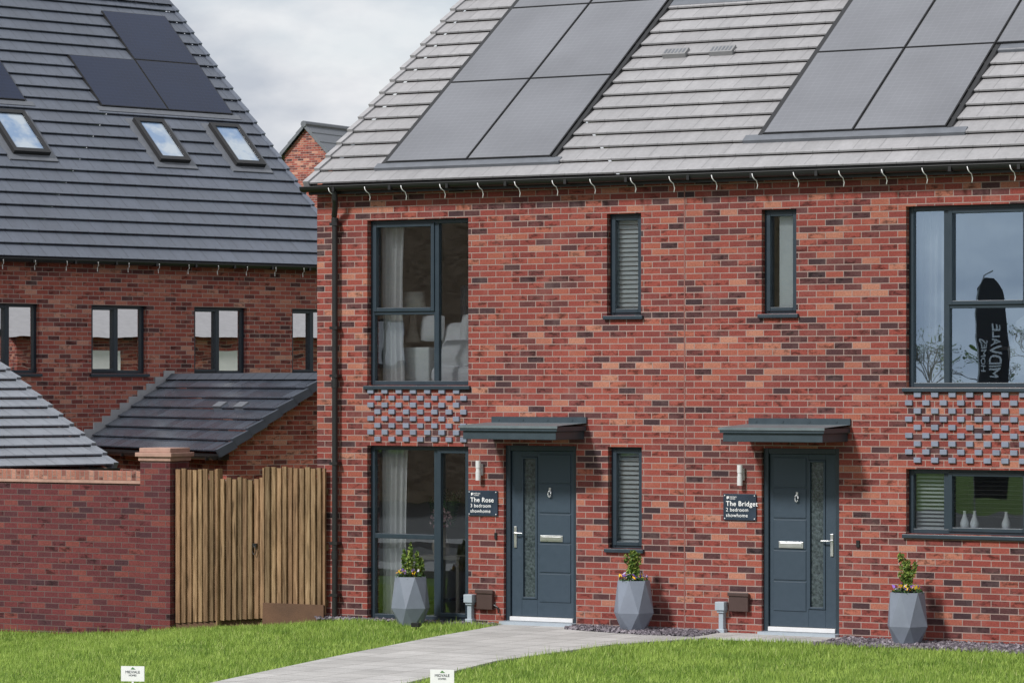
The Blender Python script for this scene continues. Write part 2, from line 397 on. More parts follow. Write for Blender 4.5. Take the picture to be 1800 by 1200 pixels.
def leaves(mb,c,r,n,size,shape='ell',flat=0):
    for _ in range(n):
        while True:
            p=np.random.uniform(-1,1,3)
            d=np.linalg.norm(p)
            if d<=1 and (d>.35 or random.random()<.4): break
        if shape=='cone':
            k=1-(p[2]+1)/2*.45; p=np.array([p[0]*k,p[1]*k,p[2]])
        q=Vector((c[0]+p[0]*r[0],c[1]+p[1]*r[1],c[2]+p[2]*r[2]))
        a=Vector(np.random.normal(size=3)).normalized(); b=a.cross(Vector(np.random.normal(size=3))).normalized()
        s=size*random.uniform(.6,1.4)
        mb.quad(q-b*s*.3,q+a*s*.6,q+b*s*.3,q-a*s*.6)

# ------------------------------------------------------------ ground
def gz(X):
    if X>=-2: return -.05
    if X<=-6.4: return -.40
    return -.05-(-2-X)*.35/4.4
mb=MB(); XS=[-400,-60,-6.4,-2,60,400]; YS=[-400,-60,0,60,500]
for i in range(len(XS)-1):
    for j in range(len(YS)-1):
        a,b,c,d=XS[i],XS[i+1],YS[j],YS[j+1]
        mb.quad((a,c,gz(a)),(b,c,gz(b)),(b,d,gz(b)),(a,d,gz(a)))
ground=mb.build('ground','lawn')
def strip(name,mat,y0,y1,up):
    m=MB(); X4=[-120,-6.4,-2,120]
    for a,b in zip(X4[:-1],X4[1:]):
        m.quad((a,y0,gz(a)+up),(b,y0,gz(b)+up),(b,y1,gz(b)+up),(a,y1,gz(a)+up))
        m.quad((a,y0,gz(a)-.02),(b,y0,gz(b)-.02),(b,y0,gz(b)+up),(a,y0,gz(a)+up)); m.quad((b,y1,gz(b)-.02),(a,y1,gz(a)-.02),(a,y1,gz(a)+up),(b,y1,gz(b)+up))
    m.build(name,mat)
strip('added_pavement','kerb',-15.0,-13.0,.12); strip('added_road','asphalt',-21.0,-15.0,.008); strip('added_pavement','kerb',-23.0,-21.0,.12); strip('added_parking_court','asphalt',-43.5,-23.0,.006)  # unseen paving, added so the lower windows reflect less bright green

mb=MB()
Lp=[(-.05,-.02),(-.03,-.5),(.03,-.85),(.18,-2.2),(.60,-4.95),(1.15,-7.97),(1.9,-12),(2.2,-13)]
Rp=[(.95,-.02),(.97,-.45),(2.95,-1.02),(2.50,-2.2),(2.42,-4.71),(2.88,-7.24),(3.7,-12),(4.0,-13)]
for i in range(len(Lp)-1):
    a,b,c,d=Lp[i],Rp[i],Rp[i+1],Lp[i+1]
    mb.quad(*[(p[0],p[1],-.028) for p in (d,c,b,a)])
    mb.quad((a[0],a[1],-.028),(d[0],d[1],-.028),(d[0],d[1],-.06),(a[0],a[1],-.06)); mb.quad((b[0],b[1],-.028),(b[0],b[1],-.06),(c[0],c[1],-.06),(c[0],c[1],-.028))
mb.box(2.85,4.42,-.75,-.02,-.06,-.022)
mb.box(1.9,3.0,-1.0,-.62,-.06,-.0262)
path=mb.build('path','path')

def on_path(x,y):
    if y<-.02:
        for i in range(len(Lp)-1):
            if Lp[i][1]>=y>=Lp[i+1][1]:
                t=(Lp[i][1]-y)/(Lp[i][1]-Lp[i+1][1]); xl=Lp[i][0]+t*(Lp[i+1][0]-Lp[i][0])
                for k in range(len(Rp)-1):
                    if Rp[k][1]>=y>=Rp[k+1][1]:
                        u=(Rp[k][1]-y)/(Rp[k][1]-Rp[k+1][1]); xr=Rp[k][0]+u*(Rp[k+1][0]-Rp[k][0])
                        return xl<x<xr
                return False
    return False
def hard(x,y):
    if on_path(x,y): return True
    if x>.9 and x<4.45 and y>-.80+.05*math.sin(x*5): return True
    if x>1.9 and x<3.0 and y>-1.0: return True
    if x>=4.4 and y>-.95+.06*math.sin(x*4): return True
    if -2.8<x<-.0 and y>-.16: return True
    return False
N=300000
xs=np.random.uniform(-11.5,10.5,N); ys=np.random.uniform(-10.5,-.05,N)
keep=np.array([ (not hard(x,y)) and not (x<-2.7 and y>-.14) for x,y in zip(xs,ys)])
xs,ys=xs[keep],ys[keep]; n=len(xs)
zs=np.array([gz(x) for x in xs])
patch=.5+.5*np.sin(xs*2.1+np.sin(ys*1.7)*1.3)*np.sin(ys*2.6+xs)
tuft=(np.random.rand(n)>.98)
h=np.random.uniform(.018,.052,n)*(1+.6*patch)*(1+.8*tuft); an=np.random.uniform(0,2*np.pi,n); wd=np.random.uniform(.003,.0065,n)
lx=np.random.normal(0,.02,n); ly=np.random.normal(0,.02,n)
V=np.zeros((n,3,3),dtype=np.float32)
V[:,0]=np.stack([xs-np.cos(an)*wd,ys-np.sin(an)*wd,zs-.003],1); V[:,1]=np.stack([xs+np.cos(an)*wd,ys+np.sin(an)*wd,zs-.003],1); V[:,2]=np.stack([xs+lx,ys+ly,zs+h],1)
me=bpy.data.meshes.new('lawn_grass'); me.vertices.add(n*3); me.vertices.foreach_set('co',V.ravel())
me.loops.add(n*3); me.loops.foreach_set('vertex_index',np.arange(n*3,dtype=np.int32)); me.polygons.add(n); me.polygons.foreach_set('loop_start',np.arange(0,n*3,3,dtype=np.int32))
try: me.polygons.foreach_set('loop_total',np.full(n,3,dtype=np.int32))
except Exception: pass
me.update(calc_edges=True); me.materials.append(M['grass'])
lg=bpy.data.objects.new('lawn_grass',me); scene.collection.objects.link(lg)

mb=MB()
def chips(xa,xb,ya,yb,z,n):
    for _ in range(n):
        x=random.uniform(xa,xb); y=random.uniform(ya,yb)
        if on_path(x,y): continue
        s=random.uniform(.012,.030); a=random.uniform(0,6.28); b=random.uniform(-.7,.7)
        u=Vector((math.cos(a),math.sin(a),b)).normalized()*s; v=Vector((-math.sin(a),math.cos(a),random.uniform(-.6,.6))).normalized()*s*.7; w=Vector((0,0,s*.6)); c=Vector((x,y,z+random.uniform(0,.025)))
        p=[c-u-v,c+u-v*.6,c+u*.7+v,c-u*.8+v]; t=[q+w for q in p]
        mb.quad(*t)
        for k in range(4): mb.quad(p[k],p[(k+1)%4],t[(k+1)%4],t[k])
chips(.92,2.85,-.78,-.02,-.035,4200); chips(4.4,9.5,-.98,-.02,-.055,9000); chips(-2.75,-.08,-.17,-.02,-.06,900)
mb.quad((.9,-.8,-.04),(2.85,-.8,-.04),(2.85,-.005,-.04),(.9,-.005,-.04)); mb.quad((4.42,-.96,-.046),(12,-.96,-.046),(12,-.005,-.046),(4.42,-.005,-.046))
mb.build('slate_gravel','slate')

# ------------------------------------------------------------ MAIN TERRACE
H=empty('terraced_brick_house')
W1=(-2.07,-.612,2.88,4.94); G1=(-2.07,-.612,-.03,2.13); D1=(-.115,.888,-.02,2.15)
S1=(1.305,1.765,3.72,4.94); S1g=(1.32,1.775,.93,2.145); S2=(3.345,3.79,3.72,4.94); D2=(3.345,4.33,-.02,2.15)
W2=(5.16,6.62,2.86,4.93); G2=(5.16,6.62,1.19,1.93); W3=(8.4,9.86,2.86,4.93); G3=(8.4,9.86,.9,1.93)
XL,XR=-2.81,12.0
mb=MB(); wall_holes(mb,XL,XR,-.5,5.34,[W1,G1,D1,S1,S1g,S2,D2,W2,G2,W3,G3])
for x in(XL,XR): gable_side(mb,x,0,9.2,-.5,5.34,8.55)
mb.quad((XL,9.2,-.5),(XR,9.2,-.5),(XR,9.2,5.34),(XL,9.2,5.34))
mb.build('brick_walls','brick',H)
mb=MB(); mb.box(2.335,2.350,-.004,-.001,-.05,5.3); mb.build('movement_joint',simple('mastic',(.22,.10,.085),.8),H)
P=roof('main_roof',(.305,.300,.308),H,-2.86,12.2,-.17,5.383,.687,4.6,var=.05,joint=.62,vmul=1.05)  # sunlit sheen is painted into this lighter tile colour
cosm=math.cos(math.atan(.687))
sl=lambda y:(y+.17)/cosm
solar(H,P,-1.88,.47,sl(.16),sl(.16+3*1.634),2,3,'pv')
solar(H,P,.47,1.645,sl(.16+2*1.634),sl(.16+3*1.634),1,1,'pv')
solar(H,P,3.17,5.49,sl(.44),sl(.44+2*1.60),2,2,'pv')
solar(H,P,5.49,7.81,sl(.44+1.60),sl(.44+3*1.60-.3),2,2,'pv')
solar(H,P,3.17,5.49,sl(.44+3.2),sl(.44+4.15),2,1,'pv')
mb=MB()
def slab(B,a,b,c,d,o0,o1):
    q=[P(a,c,o1),P(b,c,o1),P(b,d,o1),P(a,d,o1)]; r=[P(a,c,o0),P(b,c,o0),P(b,d,o0),P(a,d,o0)]
    B.quad(*q)
    for k in range(4): B.quad(q[k],r[k],r[(k+1)%4],q[(k+1)%4])
slab(mb,-2.0,.62,sl(.16)-.11,sl(.16)+.01,-.01,.055); slab(mb,2.95,5.75,sl(.44)-.12,sl(.44)+.01,-.01,.056); slab(mb,1.55,1.75,sl(3.42)-.12,sl(3.42)+.3,-.01,.05); slab(mb,.5,1.7,sl(3.42)-.14,sl(3.42)+.01,-.01,.05)
slab(mb,5.52,7.9,sl(2.04)-.14,sl(2.04)+.01,-.01,.05)
mb.build('lead_apron','lead',H)
mb=MB(); slab(mb,.475,.53,sl(.16),sl(3.42),-.01,.06); slab(mb,-1.94,-1.885,sl(.16),sl(3.42)+1,-.01,.06); slab(mb,5.495,5.55,sl(.44),sl(2.04),-.01,.06); slab(mb,3.11,3.165,sl(.44),sl(4.4),-.01,.06)
mb.build('panel_edge_flashing','black',H)
mb=MB()
for vx in(1.15,1.80):
    slab(mb,vx-.16,vx+.16,sl(2.16),sl(2.16)+.16,.0,.08)
mb.build('roof_tile_vents',simple('tile_vent',(.23,.23,.235),.6),H)
mb=MB()
for vx in(1.15,1.80):
    for k in range(6): slab(mb,vx-.145+k*.05,vx-.12+k*.05,sl(2.16)+.03,sl(2.16)+.13,.07,.083)
mb.build('roof_tile_vent_slots','lead',H)
mb=MB(); mb.box(-2.84,12.2,-.14,-.004,5.30,5.40); mb.box(-2.84,12.2,-.15,-.141,5.27,5.40); mb.build('fascia_soffit','black',H)
def gutter(parent,x0,x1,y,z,r=.062):
    mb=MB(); n=10
    prof=[(y-r*math.cos(math.pi*k/n),z-r*math.sin(math.pi*k/n)) for k in range(n+1)]
    for k in range(n):
        a,b=prof[k],prof[k+1]; mb.quad((x0,*a),(x1,*a),(x1,*b),(x0,*b)); 
        a2=(y+(a[0]-y)*.9,z+(a[1]-z)*.9); b2=(y+(b[0]-y)*.9,z+(b[1]-z)*.9); mb.quad((x0,*b2),(x1,*b2),(x1,*a2),(x0,*a2))
    for x in(x0,x1): mb.quad(*[(x,*p) for p in prof])
    mb.tube([(x0,y-r,z),(x1,y-r,z)],.008,6)
    k=x0+.5
    while k<x1:
        mb.box(k-.018,k+.018,y-r-.006,y+r,z-r-.006,z-.01); k+=.82
    mb.build('gutter','black',parent,smooth=False)
gutter(H,-2.9,12.25,-.215,5.365)
mb=MB(); x=-2.45; k=0
while x<11:
    xx=x+random.uniform(-.03,.03); d=random.uniform(.7,1.3)
    mb.tube([(xx-.02,-.285,5.345),(xx-.012,-.284,5.31),(xx-.002,-.268,5.285),(xx+.008,-.225,5.265),(xx+.014,-.20,5.235-.02*d),(xx+.004,-.20,5.20-.03*d)],.0055,6); x+=.53; k+=1
mb.build('gutter_clips','white',H,smooth=True)
mb=MB(); px=-2.50
mb.tube([(px+.08,-.215,5.32),(px+.08,-.2,5.20),(px+.06,-.16,5.14),(px,-.09,5.00),(px,-.075,4.90),(px,-.075,-.08)],.036,12)
for z in(4.9,3.6,3.0,1.9,.9,.25): mb.box(px-.055,px+.055,-.118,-.002,z-.018,z+.018); 
for z in(4.93,2.9,.75): mb.tube([(px,-.075,z-.05),(px,-.075,z+.05)],.045,12)
mb.build('downpipe','black',H,smooth=False,bevel=0)

window(H,*W1,vdiv=-1.12,hdivs=[(-2.015,-1.155,3.79)],sash=[(-2.03,-1.145,3.80,4.90)])
window(H,*G1,vdiv=-1.12,hdivs=[(-2.015,-1.155,1.0)],sash=[(-1.095,-.65,0.02,2.09)],sill=False)
window(H,*S1,sash=[(S1[0]+.03,S1[1]-.03,S1[2]+.03,S1[3]-.03)]); window(H,*S1g,sash=[(S1g[0]+.03,S1g[1]-.03,S1g[2]+.03,S1g[3]-.03)])
window(H,*S2,sash=[(S2[0]+.03,S2[1]-.03,S2[2]+.03,S2[3]-.03)])
window(H,*W2,vdiv=5.62,hdivs=[(5.655,6.565,3.79)],sash=[(5.645,6.59,3.80,4.89)],glassm='glassb')
window(H,*G2,vdiv=5.62,sash=[(5.645,6.59,1.22,1.90)])
window(H,*W3,vdiv=9.3,hdivs=[(8.455,9.265,3.79)]); window(H,*G3,vdiv=9.3)
mb=MB()
def deco(x0,x1,z0,z1):
    nr=max(1,round((z1-z0)/.0885)); p=(z1-z0)/nr; nc=round((x1-x0)/.215); q=(x1-x0)/nc
    for r in range(nr):
        for k in range(nc):
            x=x0+k*q+(.008 if r%2 else q/2+.008)
            if x+.085>x1+.01: continue
            mb.box(x,x+.086,-.026-random.uniform(0,.006),.02,z0+r*p+.012,z0+r*p+.072)
deco(-2.06,-.62,2.17,2.85); deco(5.15,6.63,1.99,2.83)
deco(8.4,9.86,1.99,2.83)
mb.build('projecting_header_bricks','greyblock',H,bevel=.004)

def door(x0,x1,z1,flip):
    f=MB(); f.box(x0,x0+.065,.05,.15,.0,z1); f.box(x1-.065,x1,.05,.15,.0,z1); f.box(x0+.065,x1-.065,.05,.15,z1-.065,z1); f.build('door_frame','frame',H,bevel=.006)
    a,b=x0+.068,x1-.068; z0=.065; zt=z1-.068; w=b-a
    ga,gb=(a+.16,a+.335) if not flip else (b-.335,b-.16)
    gz0,gz1=.30,1.99
    d=MB(); yb=.085
    d.box(a,ga-.02,yb,yb+.045,z0,zt); d.box(gb+.02,b,yb,yb+.045,z0,zt) 
    d.box(ga-.02,gb+.02,yb,yb+.045,z0,gz0-.02); d.box(ga-.02,gb+.02,yb,yb+.045,gz1+.02,zt)
    d.ring(ga-.02,gb+.02,gz0-.02,gz1+.02,.024,yb-.014,yb+.04)
    pa,pb=(gb+.05,b-.05) if not flip else (a+.05,ga-.05)
    nz=5; hh=(gz1-gz0+.12)/nz
    for k in range(nz): d.box(pa,pb,yb-.010,yb,gz0-.06+k*hh+.010,gz0-.06+(k+1)*hh-.010)
    d.build('door_leaf','doorleaf',H,bevel=.004)
    g=MB(); g.quad((ga,yb+.02,gz0),(gb,yb+.02,gz0),(gb,yb+.02,gz1),(ga,yb+.02,gz1)); g.build('door_glass','obscure',H)
    c=MB(); la=pa+.02 if not flip else pb-.34
    la=max(la,pa); c.box(la,la+.31,yb-.022,yb-.009,.985,1.06); c.box(la+.02,la+.29,yb-.030,yb-.022,1.0,1.045)
    kx=(pa+pb)/2-.06 if not flip else (pa+pb)/2+.10
    c.tube([(kx-.0,yb-.02,1.61),(kx-.016,yb-.032,1.59),(kx-.020,yb-.036,1.565),(kx-.016,yb-.036,1.54),(kx,yb-.036,1.525),(kx+.016,yb-.036,1.54),(kx+.020,yb-.036,1.565),(kx+.016,yb-.032,1.59),(kx,yb-.02,1.61)],.009,8)
    c.box(kx-.014,kx+.014,yb-.026,yb-.009,1.595,1.64)
    hx=a+.055 if not flip else b-.055
    c.box(hx-.018,hx+.018,yb-.016,yb,.90,1.16)
    sgn=1 if not flip else -1
    c.tube([(hx,yb-.01,1.08),(hx,yb-.055,1.08),(hx+sgn*.02,yb-.06,1.08),(hx+sgn*.12,yb-.058,1.078)],.010,8)
    c.build('door_furniture','chrome',H,bevel=.003)
    c=MB(); c.box(x0+.066,x1-.066,.03,.14,.012,.062); c.build('door_threshold','alu',H,bevel=.004)
    s=MB(); s.box(x0-.0,x1+.0,-.12,.14,-.05,.008); s.build('door_step','greyp',H)
door(D1[0],D1[1],2.15,False); door(D2[0],D2[1],2.15,True)
def canopy(x0,x1):
    d=-.76
    m=MB(); m.box(x0,x1,d,-.002,2.335,2.392); m.box(x0+.03,x1-.03,d+.03,-.003,2.235,2.334)
    m.build('canopy_body','canopy',H,bevel=.005)
    t=MB(); t.quad((x0-.012,d-.012,2.40),(x1+.012,d-.012,2.40),(x1+.012,-.004,2.43),(x0-.012,-.004,2.43)); t.box(x0-.012,x1+.012,d-.014,d-.002,2.37,2.40)
    t.build('canopy_sheet','canopytop',H)
    u=MB(); u.box(x0+.03,x1+.01,-.03,-.002,2.42,2.50)
    for k in range(4): u.box(x0+.12+k*.34,x0+.14+k*.34,-.036,-.028,2.45,2.47)
    u.build('canopy_upstand','canopy',H)
canopy(-.30,1.03); canopy(3.16,4.47)
m=MB(); m.box(-.46,-.24,-.07,-.002,.14,.37); m.box(-.475,-.225,-.085,-.07,.335,.385); m.box(2.95,3.20,-.07,-.002,.23,.44); m.box(2.94,3.21,-.085,-.07,.41,.455)
m.build('meter_boxes','brownp',H,bevel=.006)
m=MB()
for x,z in((-.55,.32),(2.86,.34)):
    m.box(x-.065,x+.055,-.12,-.003,z-.10,z); m.box(x-.05,x+.04,-.10,-.003,z-.13,z-.10); m.box(x-.035,x+.025,-.08,-.003,-.04,z-.13); m.box(x-.055,x+.045,-.10,-.003,-.045,.02)
m.build('service_pipe_boots','greyp',H,bevel=.006)
m=MB(); m.tube([(-.24,-.03,.2),(-.18,-.03,.17),(-.17,-.03,.1)],.01,6); m.box(4.55,4.59,-.02,-.002,1.02,1.10); m.box(-.235,-.205,-.02,-.002,1.0,1.08); m.build('door_bell_and_cable','black',H)
for x,z in((-.43,1.85),(3.10,1.84)):
    e=empty('wall_lamp',(x,0,z)); c=MB(); c.box(-.03,.03,-.025,-.002,-.07,.07); c.tube([(0,-.02,0),(0,-.07,0)],.012,8)
    c.tube([(0,-.075,-.13),(0,-.075,-.02)],.033,14); c.tube([(0,-.075,.02),(0,-.075,.11)],.033,14); c.tube([(0,-.075,-.02),(0,-.075,.02)],.028,14)
    c.build('lamp_body','alu',e,smooth=False)
def hsign(x0,x1,z0,z1,name,beds):
    e=empty('house_sign',(x0,0,z0)); w=x1-x0; h=z1-z0
    b=MB(); b.box(0,w,-.022,-.012,0,h); b.build('plate','signb',e,bevel=.002)
    b=MB()
    for a,c in((.02,.02),(w-.02,.02),(.02,h-.02),(w-.02,h-.02)): b.tube([(a,-.001,c),(a,-.028,c)],.007,10)
    b.build('fixings','alu',e)
    b=MB(); b.box(.045,.06,-.0235,-.0225,h-.062,h-.03); b.box(.065,.075,-.0235,-.0225,h-.055,h-.03); b.build('mark','signw',e)
    text('MIDVALE\nHOMES',.022,mfront(.085,-.0235,h-.045),'signw',e)
    text(name,.080,mfront(.035,-.0245,h-.142),'signw',e,bold=.0006,sp=1.07)
    text(beds+' bedroom',.060,mfront(.035,-.0245,h-.207),'signw',e,sp=1.08)
    text('showhome',.060,mfront(.035,-.0245,h-.272),'signw',e,sp=1.08)
hsign(-.605,-.19,1.285,1.595,'The Rose','3'); hsign(2.86,3.285,1.30,1.61,'The Bridget','2')
# interiors
m=MB()
m.box(XL+.05,XR-.05,.31,3.6,2.50,2.62); m.box(XL+.05,XR-.05,.31,3.6,5.15,5.2); m.box(XL+.05,XR-.05,3.6,3.7,-.0,5.2)
for x in(XL+.05,-.36,1.0,2.35,3.0,4.45,7.3): m.box(x,x+.08,.31,3.6,.02,2.5); m.box(x,x+.08,.31,3.6,2.62,5.15)
m.build('interior_walls','plaster',H)
m=MB(); m.box(XL+.2,XR-.2,.32,3.58,-.04,-.012); m.box(XL+.2,XR-.2,.32,3.58,2.621,2.64); m.build('interior_floor','carpet',H)
curtain(H,-2.06,-1.72,2.66,4.95,.36,gather=.12); curtain(H,-2.06,-1.68,0,2.13,.36,gather=.1)
curtain(H,5.12,5.60,2.66,4.95,.36,gather=.1)
curtain(H,-1.50,-1.0,3.0,4.15,1.35,'curtaind')
slats(H,S1[0]+.04,S1[1]-.04,S1[2]+.05,S1[3]-.05,.20,'shutter',.055,.9,.055,True)
slats(H,S1g[0]+.04,S1g[1]-.04,S1g[2]+.05,S1g[3]-.05,.20,'shutter',.055,.75,.055,True)
m=MB(); m.box(S2[0]+.14,S2[1]-.03,.20,.21,S2[2]+.03,S2[3]-.04); m.build('roller_blind','shutter',H)
slats(H,G2[0]+.04,5.60,G2[2]+.04,G2[3]-.05,.24,'shutter',.045,.5,.04,False); slats(H,5.64,G2[1]-.02,G2[2]+.18,G2[3]-.03,.24,'blind',.05,.15,.04,False)
m=MB(); m.lathe([(.10,3.42),(.12,3.45),(.05,3.6),(.03,3.86)],(-1.83,.72,0),14); m.build('lamp_base','woodf',H,smooth=True)
m=MB(); m.lathe([(.17,3.84),(.14,4.06)],(-1.83,.72,0),20); m.build('lamp_shade','beige',H,smooth=True)
m=MB(); m.box(-2.1,-1.5,.55,.95,2.64,3.36); m.build('bedside_table','shutter',H,bevel=.02)
m=MB(); m.box(-1.45,-.5,1.2,1.28,2.64,3.7); m.build('bed_headboard','curtaind',H,bevel=.04)
m=MB()
def pillow(x,y,z,sx,sy,sz,rz=0,rx=0):
    b=len(m.v); R_=Matrix.Rotation(rz,3,'Z')@Matrix.Rotation(rx,3,'X'); nn=8
    for top in(1,-1):
        for i in range(nn+1):
            for j in range(nn+1):
                u=i/nn*2-1; v=j/nn*2-1; th=((1-u**4)*(1-v**4))**.5; q=R_@Vector((u*sx*(1-.08*v*v),top*sy*th,v*sz*(1-.08*u*u))); m.v.append((x+q.x,y+q.y,z+q.z))
    for t_ in(0,1):
        for i in range(nn):
            for j in range(nn):
                a=b+t_*(nn+1)**2+i*(nn+1)+j; m.f.append((a,a+1,a+nn+2,a+nn+1))
pillow(-1.56,.75,3.60,.16,.06,.17,.2,-.2); pillow(-1.28,.85,3.48,.2,.07,.2,-.1,-.3); pillow(-.98,.80,3.55,.2,.07,.24,.1,-.25); pillow(-1.12,.62,3.28,.26,.10,.2,0,-.6)
m.build('pillows','linen',H,smooth=True)
m=MB(); m.box(-1.42,-.45,.42,1.18,2.70,3.12); m.build('bed_duvet','linen',H,bevel=.08)
m=MB(); m.box(5.6,6.9,1.6,2.1,3.30,3.34); m.box(5.62,5.66,1.62,2.08,2.64,3.3); m.box(6.84,6.88,1.62,2.08,2.64,3.3); m.build('desk','woodf',H)
m=MB(); m.lathe([(.10,2.9),(.22,3.0),(.26,3.3),(.16,3.62),(.05,3.7)],(6.4,.7,0),12); m.build('armchair_throw','linen',H,smooth=True)
m=MB()
for k in range(10): m.box(-1.15+k*.06,-1.11+k*.06,2.6,2.66,.2,.95)
m.build('radiator','steel',H)
m=MB(); m.lathe([(.09,0),(.12,.1),(.07,.3),(.06,.34)],(-1.35,.6,.75),12); m.box(-1.7,-1.0,.45,.8,.70,.745); m.box(-1.68,-1.64,.47,.51,0,.7); m.box(-1.06,-1.02,.47,.51,0,.7); m.build('console_with_vase','woodf',H)
m=MB(); leaves(m,(-1.35,.6,1.2),(.16,.12,.14),120,.05); m.build('dried_flowers','flowp',H)
m=MB()
for k in range(16):
    a=k*2.4; L=random.uniform(.35,.6); b=Vector((-1.55,1.0,1.0)); tip=b+Vector((math.cos(a)*L*.5,math.sin(a)*L*.4,L)); mid=(b+tip)/2+Vector((0,0,.08))
    for q in range(12):
        p=b.lerp(tip,.25+q/15); s=.10*(1-q/14); d=(tip-b).cross(Vector((0,1,.2))).normalized()
        for sg in(1,-1): m.quad(p,p+d*s*sg+Vector((0,0,.03)),p+d*s*sg*1.15+Vector((0,0,.05)),p+Vector((0,0,.02)))
m.build('palm_houseplant','leafd',H)
m=MB()
for x in(5.80,5.92,6.30):
    m.lathe([(.03,0),(.05,.04),(.052,.08),(.025,.15),(.016,.20),(.022,.215)],(x,.19,1.24),12)
m.build('window_ornaments','linen',H,smooth=True)

# ------------------------------------------------------------ WING HOUSE
WG=empty('brick_house',(-12.69,10.94,0),rad(71))
wh=[(-8.0,-6.87,3.06,4.2),(-5.9,-4.77,3.06,4.2),(-3.78,-2.65,3.06,4.2),(-1.62,-.49,3.06,4.2),(.5,1.63,3.06,4.2),(2.62,3.65,3.06,4.2)]
mb=MB(); wall_holes(mb,-14,3.84,-.6,5.04,wh)
for x in(-14,3.84): gable_side(mb,x,0,10.7,-.6,5.04,9.95)
mb.quad((-14,10.7,-.6),(3.84,10.7,-.6),(3.84,10.7,5.04),(-14,10.7,5.04)); mb.build('brick_walls','brick2',WG)
PW=roof('wing_roof',(.105,.120,.152),WG,-14.1,3.89,-.17,4.942,.93,5.35,g=.33,var=.08,rough=.45,vmul=1.3)  # weaker sheen on this slope is painted as a darker tile colour
cw=math.cos(math.atan(.93)); sw=lambda h:(h+.17)/cw
solar(WG,PW,.55,3.47,sw(2.86),sw(3.92),2,1,'pvd'); solar(WG,PW,2.01,3.47,sw(3.92),sw(4.98),1,1,'pvd'); solar(WG,PW,-3.96,-1.04,sw(2.86),sw(3.92),2,1,'pvd'); solar(WG,PW,-3.96,-2.5,sw(3.92),sw(4.98),1,1,'pvd')
P=PW; mb=MB(); slab(mb,.45,3.6,sw(2.86)-.12,sw(2.86),-.01,.055); slab(mb,-4.1,-.9,sw(2.86)-.12,sw(2.86),-.01,.055)
skb=MB(); skg=MB()
for a,b in((1.03,1.68),(2.70,3.36),(-2.02,-1.28)):
    s0,s1=sw(1.77),sw(2.60)
    slab(mb,a-.12,b+.12,s0-.14,s1+.06,-.01,.052)
    for (p,q,c,d) in((a,a+.08,s0,s1),(b-.08,b,s0,s1),(a+.08,b-.08,s0,s0+.09),(a+.08,b-.08,s1-.09,s1)): slab(skb,p,q,c,d,0,.13)
    skg.quad(P(a+.07,s0+.05,.10),P(b-.07,s0+.05,.10),P(b-.07,s1-.05,.10),P(a+.07,s1-.05,.10))
mb.build('lead_apron','lead',WG); skb.build('roof_window_frame','black',WG)
t=NT('roof_window_glass'); o=t.obj(); t.pbsdf(t.ramp(t.noise(o,2.2,3),[(.4,(.18,.28,.44)),(.6,(.42,.48,.54))]),.06,0,None,1.0); M['skyglass']=t.m  # patchy blue and grey sky reflection painted into the glass colour
skg.build('roof_window_glass','skyglass',WG)
mb=MB(); mb.box(-14,3.89,-.14,-.004,4.88,4.96); mb.build('fascia_soffit','black',WG); gutter(WG,-14.1,3.92,-.215,4.93)
mb=MB(); x=-6.0
while x<3.8:
    mb.tube([(x-.02,-.285,4.90),(x+.01,-.25,4.84),(x+.02,-.20,4.82),(x+.03,-.19,4.75)],.007,6); x+=.62
mb.build('gutter_clips','white',WG)
for h in wh: window(WG,*h,vdiv=(h[0]+h[1])/2,glassm='glassw',sash=[(h[0]+.03,(h[0]+h[1])/2-.015,h[2]+.03,h[3]-.03)])
mb=MB(); mb.box(-13.8,3.7,2.0,2.1,2.6,4.9); mb.box(-13.8,3.7,.35,2.0,2.5,2.6); mb.box(-13.8,3.7,.35,2.0,4.9,4.95); mb.build('interior_walls','plaster',WG)
for h in wh: curtain(WG,h[0]+.02,h[0]+.28,2.9,4.25,.38)
mb=MB()
for k in range(11):
    x=-1.95+k*.18; z=1.86+k*.108; mb.box(x,x+.22,-.022-.002*(k%2),-.003,z-.05,z+.17)
mb.build('stepped_flashing','leadl',WG)

# ------------------------------------------------------------ OUTBUILDING
OB=empty('brick_outbuilding',(-13.26,9.29,0),rad(-31.4))
mb=MB(); gable_side(mb,5.42,.1,3.34,-.6,1.90,2.92); mb.quad((-.9,.1,-.6),(5.42,.1,-.6),(5.42,.1,1.9),(-.9,.1,1.9)); mb.quad((-.9,3.34,-.6),(5.42,3.34,-.6),(5.42,3.34,1.9),(-.9,3.34,1.9)); mb.build('brick_walls','brick2',OB)
PO=roof('outbuilding_roof',(.055,.066,.088),OB,-.35,5.56,-.1,1.84,.628,1.72,g=.30,verge_l=False,var=.12,rough=.25,spec=.7)
gutter(OB,-.1,5.5,-.15,1.80); 
mb=MB(); mb.box(0,5.5,-.09,.095,1.74,1.83); mb.build('fascia_soffit','black',OB)
P=PO; mb=MB()
for vx in(3.3,4.1): slab(mb,vx-.16,vx+.16,1.2,1.34,0,.07)
mb.build('roof_tile_vents','lead',OB)

# ------------------------------------------------------------ GARAGE
GA=empty('brick_garage',(-7.61,2.32,0),rad(71))
mb=MB(); gable_side(mb,-.08,.15,6.85,-.6,1.72,3.40); gable_side(mb,-2.1,.15,6.85,-.6,1.72,3.40)
mb.quad((-2.1,.15,-.6),(-.08,.15,-.6),(-.08,.15,1.72),(-2.1,.15,1.72)); mb.build('brick_walls','brick2',GA)
roof('garage_roof',(.24,.26,.295),GA,-2.2,0,0,1.74,.49,3.5,g=.30,var=.08,rough=.40,verge_l=False)
gutter(GA,-2.2,.0,-.06,1.72)

